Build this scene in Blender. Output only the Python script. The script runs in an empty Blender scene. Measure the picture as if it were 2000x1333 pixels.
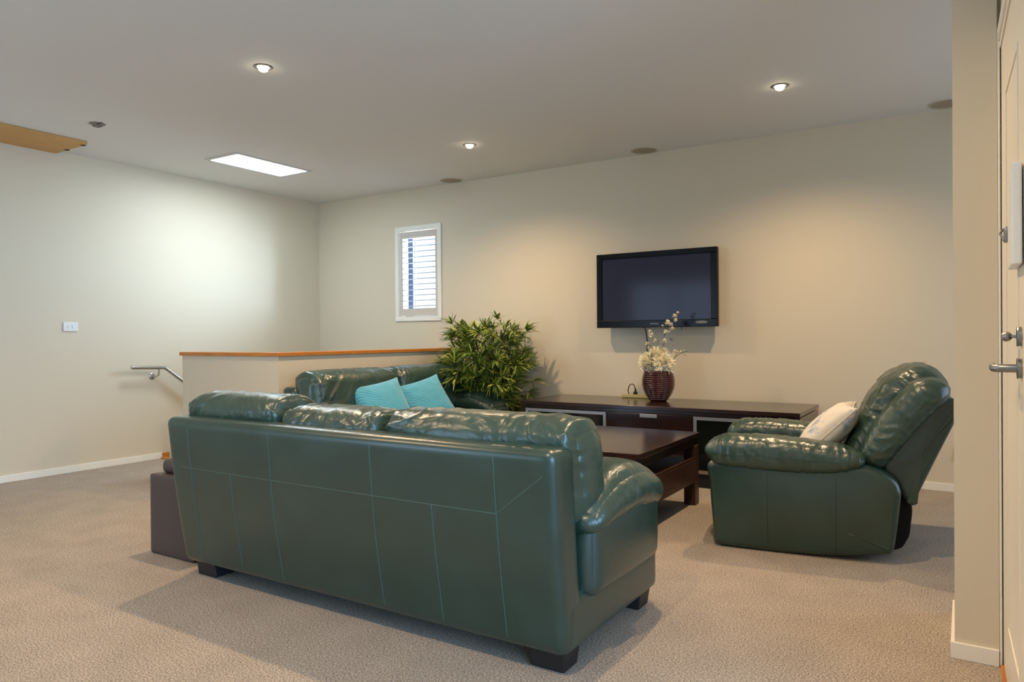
import bpy, bmesh, math, random
from mathutils import Vector, Matrix, noise
from mathutils.bvhtree import BVHTree

PI = math.pi
S = bpy.context.scene
COL = S.collection
random.seed(7)

# ------------------------------------------------------------------ camera
cd = bpy.data.cameras.new('camera'); cam = bpy.data.objects.new('camera', cd); COL.objects.link(cam)
cd.sensor_width = 36.0; cd.sensor_fit = 'HORIZONTAL'; cd.lens = 25.22
cd.clip_start = 0.02; cd.clip_end = 200
pit, rol, yaw = -5.2503e-3, -7.9516e-3, 0.563137
fw = Vector((-math.sin(yaw)*math.cos(pit), math.cos(yaw)*math.cos(pit), math.sin(pit)))
rt = Vector((math.cos(yaw), math.sin(yaw), 0)); up = rt.cross(fw)
r2 = math.cos(rol)*rt + math.sin(rol)*up; u2 = -math.sin(rol)*rt + math.cos(rol)*up
M = Matrix((r2, u2, -fw)).transposed().to_4x4(); M.translation = Vector((0, 0, 1.10))
cam.matrix_world = M
S.camera = cam
S.view_settings.view_transform = 'Standard'; S.view_settings.look = 'None'
S.view_settings.gamma = 1; S.view_settings.use_curve_mapping = False
S.view_settings.exposure = 0.0

# ------------------------------------------------------------------ world / daylight
wd = bpy.data.worlds.new('world'); S.world = wd; wd.use_nodes = True
bg = wd.node_tree.nodes['Background']
bg.inputs['Color'].default_value = (0.80, 0.90, 1.0, 1); bg.inputs['Strength'].default_value = 1.6

def area(name, loc, rot, sx, sy, power, col):
    ld = bpy.data.lights.new(name, 'AREA'); ld.shape = 'RECTANGLE'; ld.size = sx; ld.size_y = sy
    ld.energy = power; ld.color = col
    o = bpy.data.objects.new(name, ld); COL.objects.link(o); o.location = loc; o.rotation_euler = rot
    return o
# daylight entering through the three big windows (behind the camera, right rear, right far)
area('daylight_rear', (-4.8, -2.38, 1.25), (PI/2, 0, 0), 1.9, 1.9, 46, (0.40, 0.66, 1.0))
area('daylight_side', (1.62, 0.0, 1.2), (0, PI/2, 0), 1.9, 2.2, 135, (0.30, 0.60, 1.0))
area('daylight_far_side', (1.62, 4.5, 1.15), (0, PI/2, 0), 1.9, 1.5, 11, (0.36, 0.62, 1.0))
area('daylight_stair_window', (-3.75, 7.5, 2.2), (-PI/2-.10, 0, -.55), 2.3, 1.9, 1500, (0.56, 0.76, 1.0))
area('skylight_daylight', (-5.3575, 4.265, 2.672), (0, 0, 0), 0.36, 0.74, 25, (0.74, 0.89, 1.0))
SPOT = 100

# ------------------------------------------------------------------ materials
def new_mat(name):
    m = bpy.data.materials.new(name); m.use_nodes = True
    nt = m.node_tree; return m, nt, nt.nodes['Principled BSDF']
def lin(c):
    return tuple(((x/255)/12.92 if x/255 <= 0.04045 else ((x/255+0.055)/1.055)**2.4) for x in c) + (1,)
def mat(name, col, rough=0.5, metal=0, nscale=0, namt=0.0, bump=0, bscale=50, coat=0, stretch=None, spec=None, detail=3, bdist=0.002, sheen=0):
    m, nt, b = new_mat(name); c = lin(col)
    b.inputs['Base Color'].default_value = c; b.inputs['Roughness'].default_value = rough
    b.inputs['Metallic'].default_value = metal
    if coat: b.inputs['Coat Weight'].default_value = coat; b.inputs['Coat Roughness'].default_value = 0.12
    if spec is not None: b.inputs['Specular IOR Level'].default_value = spec
    if sheen: b.inputs['Sheen Weight'].default_value = sheen
    tc = nt.nodes.new('ShaderNodeTexCoord'); src = tc.outputs['Object']
    if stretch:
        mp = nt.nodes.new('ShaderNodeMapping'); mp.inputs['Scale'].default_value = stretch
        nt.links.new(src, mp.inputs['Vector']); src = mp.outputs['Vector']
    if nscale:
        n = nt.nodes.new('ShaderNodeTexNoise'); n.inputs['Scale'].default_value = nscale; n.inputs['Detail'].default_value = detail
        nt.links.new(src, n.inputs['Vector'])
        r = nt.nodes.new('ShaderNodeValToRGB')
        r.color_ramp.elements[0].position = 0.3; r.color_ramp.elements[1].position = 0.7
        r.color_ramp.elements[0].color = tuple(x*(1-namt) for x in c[:3])+(1,)
        r.color_ramp.elements[1].color = tuple(min(1, x*(1+namt)) for x in c[:3])+(1,)
        nt.links.new(n.outputs['Fac'], r.inputs['Fac']); nt.links.new(r.outputs['Color'], b.inputs['Base Color'])
    if bump:
        n2 = nt.nodes.new('ShaderNodeTexNoise'); n2.inputs['Scale'].default_value = bscale; n2.inputs['Detail'].default_value = 4
        nt.links.new(src, n2.inputs['Vector'])
        bp = nt.nodes.new('ShaderNodeBump'); bp.inputs['Strength'].default_value = bump; bp.inputs['Distance'].default_value = bdist
        nt.links.new(n2.outputs['Fac'], bp.inputs['Height']); nt.links.new(bp.outputs['Normal'], b.inputs['Normal'])
    return m
def emat(name, col, st):
    m, nt, b = new_mat(name); b.inputs['Base Color'].default_value = (0.8, 0.8, 0.8, 1)
    b.inputs['Emission Color'].default_value = col; b.inputs['Emission Strength'].default_value = st
    return m

WALL = mat('wall_paint', (215, 203, 179), 0.6, bump=0.15, bscale=300, bdist=0.0006)
CEIL = mat('ceiling_paint', (222, 219, 212), 0.8)
TRIM = mat('trim_paint', (240, 236, 224), 0.35)
DOORP = mat('door_paint', (236, 228, 210), 0.35)
def leather(name, col, rough, wamp, wscale=16):
    m, nt, b = new_mat(name); c = lin(col); L = nt.links; N_ = nt.nodes
    tc = N_.new('ShaderNodeTexCoord'); src = tc.outputs['Object']
    n = N_.new('ShaderNodeTexNoise'); n.inputs['Scale'].default_value = 7; n.inputs['Detail'].default_value = 5; L.new(src, n.inputs['Vector'])
    r = N_.new('ShaderNodeValToRGB'); r.color_ramp.elements[0].position = .3; r.color_ramp.elements[1].position = .7
    r.color_ramp.elements[0].color = tuple(x*.86 for x in c[:3])+(1,); r.color_ramp.elements[1].color = tuple(x*1.14 for x in c[:3])+(1,)
    L.new(n.outputs['Fac'], r.inputs['Fac']); L.new(r.outputs['Color'], b.inputs['Base Color'])
    rr = N_.new('ShaderNodeMapRange'); rr.inputs['To Min'].default_value = rough-.07; rr.inputs['To Max'].default_value = rough+.10
    L.new(n.outputs['Fac'], rr.inputs['Value']); L.new(rr.outputs['Result'], b.inputs['Roughness'])
    g = N_.new('ShaderNodeTexVoronoi'); g.inputs['Scale'].default_value = 420; L.new(src, g.inputs['Vector'])
    b1 = N_.new('ShaderNodeBump'); b1.inputs['Strength'].default_value = .25; b1.inputs['Distance'].default_value = .0005; L.new(g.outputs['Distance'], b1.inputs['Height'])
    w = N_.new('ShaderNodeTexNoise'); w.inputs['Scale'].default_value = wscale; w.inputs['Detail'].default_value = 3; w.inputs['Distortion'].default_value = 1.2; L.new(src, w.inputs['Vector'])
    s1 = N_.new('ShaderNodeMath'); s1.operation = 'SUBTRACT'; s1.inputs[1].default_value = .5; L.new(w.outputs['Fac'], s1.inputs[0])
    s2 = N_.new('ShaderNodeMath'); s2.operation = 'ABSOLUTE'; L.new(s1.outputs[0], s2.inputs[0])
    s3 = N_.new('ShaderNodeMath'); s3.operation = 'POWER'; s3.inputs[1].default_value = .6; L.new(s2.outputs[0], s3.inputs[0])
    b2 = N_.new('ShaderNodeBump'); b2.inputs['Strength'].default_value = wamp; b2.inputs['Distance'].default_value = .012
    L.new(s3.outputs[0], b2.inputs['Height']); L.new(b1.outputs['Normal'], b2.inputs['Normal']); L.new(b2.outputs['Normal'], b.inputs['Normal'])
    b.inputs['Specular IOR Level'].default_value = .75; b.inputs['Coat Weight'].default_value = .18; b.inputs['Coat Roughness'].default_value = .22
    L.new(b2.outputs['Normal'], b.inputs['Coat Normal'])
    return m
LEATHER = leather('green_leather', (42, 67, 57), .31, .20, 11)
LEATHER_B = leather('green_leather_body', (33, 58, 50), .31, .03, 5)
STITCH = mat('seam_thread', (66, 92, 84), 0.5)
DARKFOOT = mat('dark_foot', (30, 28, 30), 0.5)
BLACKCLOTH = mat('black_cloth', (16, 16, 16), 0.9)
WOOD_D = mat('dark_stained_wood', (44, 24, 18), 0.22, nscale=3, namt=0.25, stretch=(2, 14, 14), detail=5, coat=0.3, bump=0.05, bscale=30)
WOOD_D2 = mat('dark_stained_panel', (66, 40, 28), 0.35, nscale=3, namt=0.25, stretch=(14, 2, 14), detail=5)
WOOD_O = mat('oiled_rimu', (196, 122, 48), 0.4, nscale=4, namt=0.18, stretch=(2, 2, 30), detail=5)
PLY = mat('plywood', (200, 152, 88), 0.6, nscale=2.5, namt=0.10, stretch=(12, 1.5, 1), detail=6)
ALU = mat('brushed_aluminium', (175, 172, 168), 0.4, 0.8)
STEEL = mat('stainless_steel', (190, 188, 186), 0.25, 1.0)
SATIN = mat('satin_nickel', (150, 148, 146), 0.35, 1.0)
TVB = mat('gloss_black', (9, 9, 10), 0.22, spec=.15)
TVS = mat('tv_screen_glass', (46, 49, 68), 0.10, spec=.12)
GREY = mat('grey_plastic', (120, 112, 102), 0.5)
WHITEP = mat('white_plastic', (232, 233, 230), 0.35)
DARK = mat('dark_void', (25, 22, 20), 0.8)
SMOKE = mat('smoked_glass', (22, 26, 24), 0.08)
OTTO = mat('brown_faux_leather', (72, 62, 60), 0.5, bump=0.3, bscale=180, bdist=0.0008)
CREAM = mat('speaker_grille', (196, 186, 166), 0.7)
BLK = mat('black_cable', (22, 20, 20), 0.5)

def carpet_mat():
    m, nt, b = new_mat('carpet_loop'); b.inputs['Roughness'].default_value = 0.95
    b.inputs['Specular IOR Level'].default_value = 0.1
    tc = nt.nodes.new('ShaderNodeTexCoord')
    n = nt.nodes.new('ShaderNodeTexNoise'); n.inputs['Scale'].default_value = 165; n.inputs['Detail'].default_value = 4; n.inputs['Roughness'].default_value = 0.75
    n2 = nt.nodes.new('ShaderNodeTexNoise'); n2.inputs['Scale'].default_value = 5; n2.inputs['Detail'].default_value = 4
    nt.links.new(tc.outputs['Object'], n.inputs['Vector']); nt.links.new(tc.outputs['Object'], n2.inputs['Vector'])
    r = nt.nodes.new('ShaderNodeValToRGB'); e = r.color_ramp.elements
    e[0].position = 0.36; e[1].position = 0.64; e[0].color = lin((92, 83, 75)); e[1].color = lin((216, 201, 184))
    nt.links.new(n.outputs['Fac'], r.inputs['Fac'])
    r2_ = nt.nodes.new('ShaderNodeValToRGB'); e = r2_.color_ramp.elements
    e[0].position = 0.3; e[1].position = 0.7; e[0].color = (0.88, 0.88, 0.88, 1); e[1].color = (1, 1, 1, 1)
    nt.links.new(n2.outputs['Fac'], r2_.inputs['Fac'])
    mx = nt.nodes.new('ShaderNodeMix'); mx.data_type = 'RGBA'; mx.blend_type = 'MULTIPLY'; mx.inputs['Factor'].default_value = 1
    nt.links.new(r.outputs['Color'], mx.inputs[6]); nt.links.new(r2_.outputs['Color'], mx.inputs[7])
    nt.links.new(mx.outputs[2], b.inputs['Base Color'])
    bp = nt.nodes.new('ShaderNodeBump'); bp.inputs['Strength'].default_value = 0.45; bp.inputs['Distance'].default_value = 0.004
    nt.links.new(n.outputs['Fac'], bp.inputs['Height']); nt.links.new(bp.outputs['Normal'], b.inputs['Normal'])
    return m
CARPET = carpet_mat()

def velvet(name, col, dark):
    m, nt, b = new_mat(name); b.inputs['Roughness'].default_value = 0.85; b.inputs['Sheen Weight'].default_value = 0.6
    tc = nt.nodes.new('ShaderNodeTexCoord')
    w = nt.nodes.new('ShaderNodeTexWave'); w.inputs['Scale'].default_value = 22; w.inputs['Distortion'].default_value = 1.5; w.bands_direction = 'DIAGONAL'
    nt.links.new(tc.outputs['Object'], w.inputs['Vector'])
    r = nt.nodes.new('ShaderNodeValToRGB'); r.color_ramp.elements[0].color = lin(dark); r.color_ramp.elements[1].color = lin(col)
    nt.links.new(w.outputs['Fac'], r.inputs['Fac']); nt.links.new(r.outputs['Color'], b.inputs['Base Color'])
    bp = nt.nodes.new('ShaderNodeBump'); bp.inputs['Strength'].default_value = 0.4; bp.inputs['Distance'].default_value = 0.003
    nt.links.new(w.outputs['Fac'], bp.inputs['Height']); nt.links.new(bp.outputs['Normal'], b.inputs['Normal'])
    return m
TEAL = velvet('turquoise_velvet', (84, 176, 200), (66, 152, 178))
def floral():
    m, nt, b = new_mat('cream_printed_cotton'); b.inputs['Roughness'].default_value = 0.85
    tc = nt.nodes.new('ShaderNodeTexCoord'); n = nt.nodes.new('ShaderNodeTexNoise'); n.inputs['Scale'].default_value = 9; n.inputs['Detail'].default_value = 5
    nt.links.new(tc.outputs['Object'], n.inputs['Vector'])
    r = nt.nodes.new('ShaderNodeValToRGB'); e = r.color_ramp.elements
    e[0].position = 0.0; e[0].color = lin((226, 218, 206)); e[1].position = 1; e[1].color = lin((226, 218, 206))
    for p_, c in ((0.52, (226, 218, 206)), (0.57, (196, 198, 204)), (0.62, (150, 165, 185)), (0.66, (214, 208, 200))):
        k = e.new(p_); k.color = lin(c)
    nt.links.new(n.outputs['Fac'], r.inputs['Fac']); nt.links.new(r.outputs['Color'], b.inputs['Base Color'])
    return m
FLORAL = floral()

# ------------------------------------------------------------------ mesh helpers
class MB:
    def __init__(s): s.v = []; s.f = []; s.m = []; s.mi = 0
    def add(s, vs, fs):
        o = len(s.v); s.v += [tuple(v) for v in vs]; s.f += [tuple(i+o for i in f) for f in fs]; s.m += [s.mi]*len(fs)
    def box(s, x0, x1, y0, y1, z0, z1, bev=0.0):
        x0, x1 = min(x0, x1), max(x0, x1); y0, y1 = min(y0, y1), max(y0, y1); z0, z1 = min(z0, z1), max(z0, z1)
        if bev <= 0:
            s.add([(x, y, z) for x in (x0, x1) for y in (y0, y1) for z in (z0, z1)],
                  [(0, 1, 3, 2), (4, 6, 7, 5), (0, 4, 5, 1), (2, 3, 7, 6), (0, 2, 6, 4), (1, 5, 7, 3)]); return s
        bm = bmesh.new(); bmesh.ops.create_cube(bm, size=1)
        for v in bm.verts: v.co = Vector(((x0+x1)/2+v.co.x*(x1-x0), (y0+y1)/2+v.co.y*(y1-y0), (z0+z1)/2+v.co.z*(z1-z0)))
        bmesh.ops.bevel(bm, geom=bm.edges[:], offset=bev, segments=2, affect='EDGES', profile=0.5)
        bm.verts.index_update(); s.add([v.co for v in bm.verts], [[v.index for v in f.verts] for f in bm.faces]); bm.free(); return s
    def tube(s, pts, r, n=10, cap=True, flat=1.0):
        pts = [Vector(p) for p in pts]; N = len(pts); rs = r if isinstance(r, (list, tuple)) else [r]*N
        vs = []; a = None
        for i, p in enumerate(pts):
            d = (pts[min(i+1, N-1)]-pts[max(i-1, 0)]).normalized()
            if a is None: a = d.orthogonal().normalized()
            a = (a-d*a.dot(d)); a = a.normalized() if a.length > 1e-6 else d.orthogonal().normalized()
            b = d.cross(a)
            for k in range(n):
                t = 2*PI*k/n; vs.append(p+(a*math.cos(t)+b*math.sin(t)*flat)*rs[i])
        fs = [(i*n+k, i*n+(k+1) % n, (i+1)*n+(k+1) % n, (i+1)*n+k) for i in range(N-1) for k in range(n)]
        if cap: fs += [tuple(range(n))[::-1], tuple(range((N-1)*n, N*n))]
        s.add(vs, fs); return s
    def lathe(s, prof, c=(0, 0, 0), n=32, axis='z', captop=True, capbot=True):
        vs = []
        for r, h in prof:
            for k in range(n):
                t = 2*PI*k/n; x, y, z = r*math.cos(t), r*math.sin(t), h
                if axis == 'x': x, y, z = h, x, y
                if axis == 'y': x, y, z = x, h, y
                vs.append((c[0]+x, c[1]+y, c[2]+z))
        N = len(prof); fs = [(i*n+k, i*n+(k+1) % n, (i+1)*n+(k+1) % n, (i+1)*n+k) for i in range(N-1) for k in range(n)]
        if capbot: fs.append(tuple(range(n))[::-1])
        if captop: fs.append(tuple(range((N-1)*n, N*n)))
        s.add(vs, fs); return s
    def build(s, name, m, parent=None, smooth=False, loc=None, rot=None):
        me = bpy.data.meshes.new(name); me.from_pydata(s.v, [], s.f); me.update()
        for x in (m if isinstance(m, (list, tuple)) else [m]): me.materials.append(x)
        if isinstance(m, (list, tuple)): me.polygons.foreach_set('material_index', s.m)
        bm = bmesh.new(); bm.from_mesh(me); bmesh.ops.recalc_face_normals(bm, faces=bm.faces); bm.to_mesh(me); bm.free()
        if smooth:
            me.polygons.foreach_set('use_smooth', [True]*len(me.polygons))
            if smooth != 'all': me.set_sharp_from_angle(angle=math.radians(40))
        o = bpy.data.objects.new(name, me); COL.objects.link(o)
        if parent is not None: o.parent = parent
        if loc is not None: o.location = loc
        if rot is not None: o.rotation_euler = rot
        return o

def tag(o, label, cat, group=None, kind=None):
    if label: o['label'] = label
    if cat: o['category'] = cat
    if group: o['group'] = group
    if kind: o['kind'] = kind
    return o
def thing(name, label, cat, loc=(0, 0, 0), rz=0.0, group=None):
    o = bpy.data.objects.new(name, None); COL.objects.link(o); o.location = loc; o.rotation_euler = (0, 0, rz)
    o.empty_display_size = 0.1
    return tag(o, label, cat, group)
def struct(o):
    o['kind'] = 'structure'; return o

def nz(x, y, z): return noise.noise(Vector((x, y, z)))
def ridge(x, y, z):
    return 1-min(1, abs(nz(x, y, z))*2.6)

def soft(size, r, n=(20, 20, 20), f=None, puff=(0, 0, 0)):
    """rounded, puffed block; f(unit coords, position, normal) -> position"""
    hx, hy, hz = size[0]/2, size[1]/2, size[2]/2
    half = (hx, hy, hz); idx = {}; vs = []; fs = []
    rad = r if isinstance(r, (tuple, list)) else (r, r, r)
    def par(i, N): return math.sin((2*i/N-1)*PI/2)
    def vert(c):
        key = tuple(round(x, 5) for x in c)
        if key in idx: return idx[key]
        P = [c[i]*half[i] for i in range(3)]
        rr = [min(rad[i], half[i]) for i in range(3)]
        inn = [max(-(half[i]-rr[i]), min(half[i]-rr[i], P[i])) for i in range(3)]
        d = Vector([(P[i]-inn[i])/rr[i] for i in range(3)])
        nn = d.normalized() if d.length > 1e-9 else Vector((0, 0, 1))
        Q = Vector([inn[i]+nn[i]*rr[i]*min(1, max(abs(d[0]), abs(d[1]), abs(d[2]))) for i in range(3)])
        w = [1-x*x for x in c]
        Q.x += (1 if c[0] > 0 else -1)*puff[0]*w[1]*w[2]*(c[0]**2)
        Q.y += (1 if c[1] > 0 else -1)*puff[1]*w[0]*w[2]*(c[1]**2)
        Q.z += (1 if c[2] > 0 else -1)*puff[2]*w[0]*w[1]*(c[2]**2)
        if f: Q = Vector(f(c, Q, nn))
        idx[key] = len(vs); vs.append(Q); return idx[key]
    for ax in range(3):
        a, b = [i for i in range(3) if i != ax]
        for sg in (-1, 1):
            for i in range(n[a]):
                for j in range(n[b]):
                    q = []
                    for di, dj in ((0, 0), (1, 0), (1, 1), (0, 1)):
                        c = [0, 0, 0]; c[ax] = sg; c[a] = par(i+di, n[a]); c[b] = par(j+dj, n[b]); q.append(vert(c))
                    if len(set(q)) == 4: fs.append(q)
    mb = MB(); mb.add(vs, fs); return mb

def smooth_loop(pts, n=90):
    """Catmull-Rom closed loop resampled"""
    N = len(pts); out = []
    per = max(2, n//N)
    for i in range(N):
        p0, p1, p2, p3 = [Vector(pts[(i+k-1) % N]) for k in range(4)]
        for j in range(per):
            t = j/per
            out.append(0.5*((2*p1)+(-p0+p2)*t+(2*p0-5*p1+4*p2-p3)*t*t+(-p0+3*p1-3*p2+p3)*t*t*t))
    return out
def slab(outline, b0, b1, r, dome=0.0, wr=0.0, belly=0.0, seed=0, nr=9, n=96, wk=(14, 14, 3), plane='xz'):
    """puffy slab: closed outline in (x,z), extruded along y from b0 to b1 with rounded rims and optional creases"""
    L = smooth_loop(outline, n); N = len(L)
    area_ = sum(L[i].x*L[(i+1) % N].y-L[(i+1) % N].x*L[i].y for i in range(N))/2
    sg = 1 if area_ > 0 else -1
    nor = []
    for i in range(N):
        t = (L[(i+1) % N]-L[i-1]).normalized(); nor.append(Vector((t.y, -t.x))*sg)
    cen = sum(L, Vector((0, 0)))/N
    bx0 = min(p.x for p in L); bx1 = max(p.x for p in L); bz0 = min(p.y for p in L); bz1 = max(p.y for p in L)
    rings = []
    r = min(r, (b1-b0)/2)
    A = 7
    def capring(side):
        out = []
        for a in range(A+1):
            t = a/A*PI/2
            off = r*(1-math.sin(t)); y = (b1-r+r*math.cos(t)) if side > 0 else (b0+r-r*math.cos(t))
            out.append(([L[i]-nor[i]*off for i in range(N)], y, 0 if a > 0 else 1))
        return out
    lo = capring(-1); hi = capring(1)[::-1]
    inner = [1-k/nr for k in range(1, nr)]
    seq = []
    for k in reversed(inner):
        seq.append(([cen+(p-cen)*k for p in lo[0][0]], b0-dome*(1-k*k)**2, 0))
    mid = 14
    seq += lo
    for k in range(1, mid):
        seq.append((L, b0+r+(b1-b0-2*r)*k/mid, 0)) if (b1-b0-2*r) > 1e-4 else None
    seq += hi
    for k in inner:
        seq.append(([cen+(p-cen)*k for p in hi[-1][0]], b1+dome*(1-k*k)**2, 0))
    vs = []; fs = []
    for pts, y, _ in seq:
        for i, p in enumerate(pts):
            q = Vector((p.x, y, p.y))
            if belly:
                uu = (p.x-bx0)/(bx1-bx0)*2-1; vv = (p.y-bz0)/(bz1-bz0)*2-1
                q.y += (1 if y > (b0+b1)/2 else -1)*belly*max(0, 1-uu*uu)*max(0, 1-vv*vv)
            if wr:
                d = wr*(ridge(q.x*wk[0]+seed, q.y*wk[1]+seed*2, q.z*wk[2]) - 0.5)*0.8
                nn = Vector((nor[i].x, 0.0, nor[i].y))
                q += nn*d; q.y += d*(1 if y > (b0+b1)/2 else -1)*0.8
            vs.append(q)
    R = len(seq)
    for a in range(R-1):
        for i in range(N): fs.append((a*N+i, a*N+(i+1) % N, (a+1)*N+(i+1) % N, (a+1)*N+i))
    cb_ = belly*max(0, 1-((cen.x-bx0)/(bx1-bx0)*2-1)**2)*max(0, 1-((cen.y-bz0)/(bz1-bz0)*2-1)**2)
    vs.append(Vector((cen.x, b0-dome-cb_, cen.y))); vs.append(Vector((cen.x, b1+dome+cb_, cen.y)))
    c0, c1 = len(vs)-2, len(vs)-1
    for i in range(N): fs.append((c0, (i+1) % N, i)); fs.append((c1, (R-1)*N+i, (R-1)*N+(i+1) % N))
    mb = MB(); mb.add(vs, fs); return mb

def inflated(outline, yc, T, med, e=2.5, wr=0.0, freq=30, seed=0, n=120, K=22, sag=0.0):
    """closed outline in (x,z) inflated about a spine segment to thickness T, with creases across the spine"""
    L = smooth_loop(outline, n); N = len(L); m0, m1 = Vector(med[0]), Vector(med[1]); ax = (m1-m0); al = ax.length; ax = ax/al
    pr_ = [m0+ax*max(0, min(al, (p-m0).dot(ax))) for p in L]
    ks = [math.sin(j/K*PI/2) for j in range(K+1)]
    vs = []; fs = []
    def put(i, k, s):
        p = pr_[i]+(L[i]-pr_[i])*k; y = s*T/2*max(0, 1-k**e)**(1/e)
        q = Vector((p.x, yc+y, p.y))
        if wr:
            a = (p-m0).dot(ax); c = (L[i]-pr_[i]).length*k
            d = (ridge(a*freq+2.5*nz(p.x*7, y*7, seed)+seed, y*9+p.x*4, p.y*4+seed)-.5)
            d += .6*(ridge(a*freq*.45+seed*3, y*16, c*14)-.5)
            o_ = (L[i]-pr_[i]); o_ = o_.normalized() if o_.length > 1e-6 else Vector((0, 0))
            w1 = k**2; q += Vector((o_.x*w1, s*(1-w1), o_.y*w1))*wr*d
        return q
    ring = []
    for s, seq in ((-1, range(0, K+1)), (1, range(K-1, -1, -1))):
        for j in seq:
            if j == 0: k = 0.02
            else: k = ks[j]
            ring.append([put(i, k, s) for i in range(N)])
    for r_ in ring: vs += r_
    R_ = len(ring)
    for a in range(R_-1):
        for i in range(N): fs.append((a*N+i, a*N+(i+1) % N, (a+1)*N+(i+1) % N, (a+1)*N+i))
    fs.append(tuple(range(N))[::-1]); fs.append(tuple(range((R_-1)*N, R_*N)))
    mb = MB(); mb.add(vs, fs); return mb

def pillow(w, h, t, mtl, name, lab, cat, loc, rot, group=None, seed=0, n=30):
    vs = []; fs = []
    def pt(u, v, s):
        px = w/2*u*(1-0.10*(1-v*v)**1.0*abs(u)**3); pz = h/2*v*(1-0.10*(1-u*u)*abs(v)**3)
        e = max(0, (1-u**2))*max(0, (1-v**2)); th = t/2*(e**0.42)
        wr = 0.006*(ridge(u*3+seed, v*3, seed*3.1)-.4)*min(1, e*3)*(1.0+1.5*abs(u*v))
        return (px, s*(th+wr), pz)
    for s in (-1, 1):
        o = len(vs)
        for i in range(n+1):
            for j in range(n+1):
                u = math.sin((2*i/n-1)*PI/2); v = math.sin((2*j/n-1)*PI/2); vs.append(pt(u, v, s))
        for i in range(n):
            for j in range(n):
                a = o+i*(n+1)+j; fs.append((a, a+1, a+n+2, a+n+1))
    root = thing(name, lab, cat, loc, 0, group); root.rotation_euler = rot
    mb = MB(); mb.add(vs, fs)
    bm = bmesh.new(); me = bpy.data.meshes.new('tmp'); me.from_pydata(mb.v, [], mb.f); bm.from_mesh(me)
    bmesh.ops.remove_doubles(bm, verts=bm.verts, dist=0.0004); bm.verts.index_update()
    mb = MB(); mb.add([v.co.copy() for v in bm.verts], [[v.index for v in f.verts] for f in bm.faces]); bm.free()
    c = mb.build('cover', mtl, root, smooth='all')
    rim = []
    for k in range(4):
        for i in range(n):
            q = math.sin((2*i/n-1)*PI/2); u, v = [(q, -1), (1, q), (-q, 1), (-1, -q)][k]
            rim.append(pt(u, v, 0))
    rim.append(rim[0]); pp = MB(); pp.tube(rim, 0.003, 6, cap=False); pp.build('edge_seam', mtl, root, smooth='all')
    return root

# ================================================================== SETTING
LX, BY, CZ = -6.32, 5.845, 2.667
# --- floor (with the stairwell opening)
fl = MB()
SX0, SX1, SY0 = LX, -4.36, 3.93
fl.box(LX, 1.5, -2.2, SY0, -0.25, 0); fl.box(SX1, 1.5, SY0, BY, -0.25, 0)
struct(fl.build('floor', CARPET))
ce = MB()
kx0, kx1, ky0, ky1 = -5.545, -5.17, 3.885, 4.645
ce.box(LX-.1, kx0, -2.3, BY+.1, CZ, CZ+.12); ce.box(kx1, 1.6, -2.3, BY+.1, CZ, CZ+.12)
ce.box(kx0, kx1, -2.3, ky0, CZ, CZ+.12); ce.box(kx0, kx1, ky1, BY+.1, CZ, CZ+.12)
struct(ce.build('ceiling', CEIL))
struct(MB().box(LX-.12, LX, -2.3, BY+.1, -1.7, CZ).build('wall_left', WALL))
# back wall with window opening
wx0, wx1, wz0, wz1 = -5.105, -4.582, 1.328, 2.232
wb = MB(); wb.box(LX, wx0, BY, BY+.14, -1.7, CZ); wb.box(wx1, 1.6, BY, BY+.14, -1.7, CZ)
wb.box(wx0, wx1, BY, BY+.14, -1.7, wz0); wb.box(wx0, wx1, BY, BY+.14, wz1, CZ)
struct(wb.build('wall_back', WALL))
# rear wall (behind camera) with big window
rw = MB(); rw.box(LX, -5.8, -2.3, -2.2, 0, CZ); rw.box(-3.8, 1.5, -2.3, -2.2, 0, CZ)
rw.box(-5.8, -3.8, -2.3, -2.2, 0, .3); rw.box(-5.8, -3.8, -2.3, -2.2, 2.2, CZ)
struct(rw.build('wall_rear', WALL))
# outer right wall with two windows
ow = MB(); X0, X1 = 1.5, 1.6
for a, b in ((-2.3, -1.15), (1.15, 3.7), (5.3, BY+.1)): ow.box(X0, X1, a, b, 0, CZ)
for a, b in ((-1.15, 1.15), (3.7, 5.3)):
    ow.box(X0, X1, a, b, 0, .2); ow.box(X0, X1, a, b, 2.15, CZ)
struct(ow.build('wall_outer_right', WALL))
def big_window(name, axis, c0, c1, z0, z1, at):
    f = MB(); t = .05
    def bx(m, a, b, za, zb, d0=-.03, d1=.03):
        if axis == 'y': m.box(a, b, at+d0, at+d1, za, zb)
        else: m.box(at+d0, at+d1, a, b, za, zb)
    bx(f, c0, c0+t, z0, z1); bx(f, c1-t, c1, z0, z1); bx(f, c0, c1, z0, z0+t); bx(f, c0, c1, z1-t, z1); bx(f, (c0+c1)/2-.025, (c0+c1)/2+.025, z0, z1)
    o = struct(f.build(name, TRIM)); 
    return o
big_window('window_2', 'y', -5.8, -3.8, .3, 2.2, -2.25)
big_window('window_3', 'x', -1.15, 1.15, .2, 2.15, 1.55)
big_window('window_4', 'x', 3.7, 5.3, .2, 2.15, 1.55)

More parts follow.
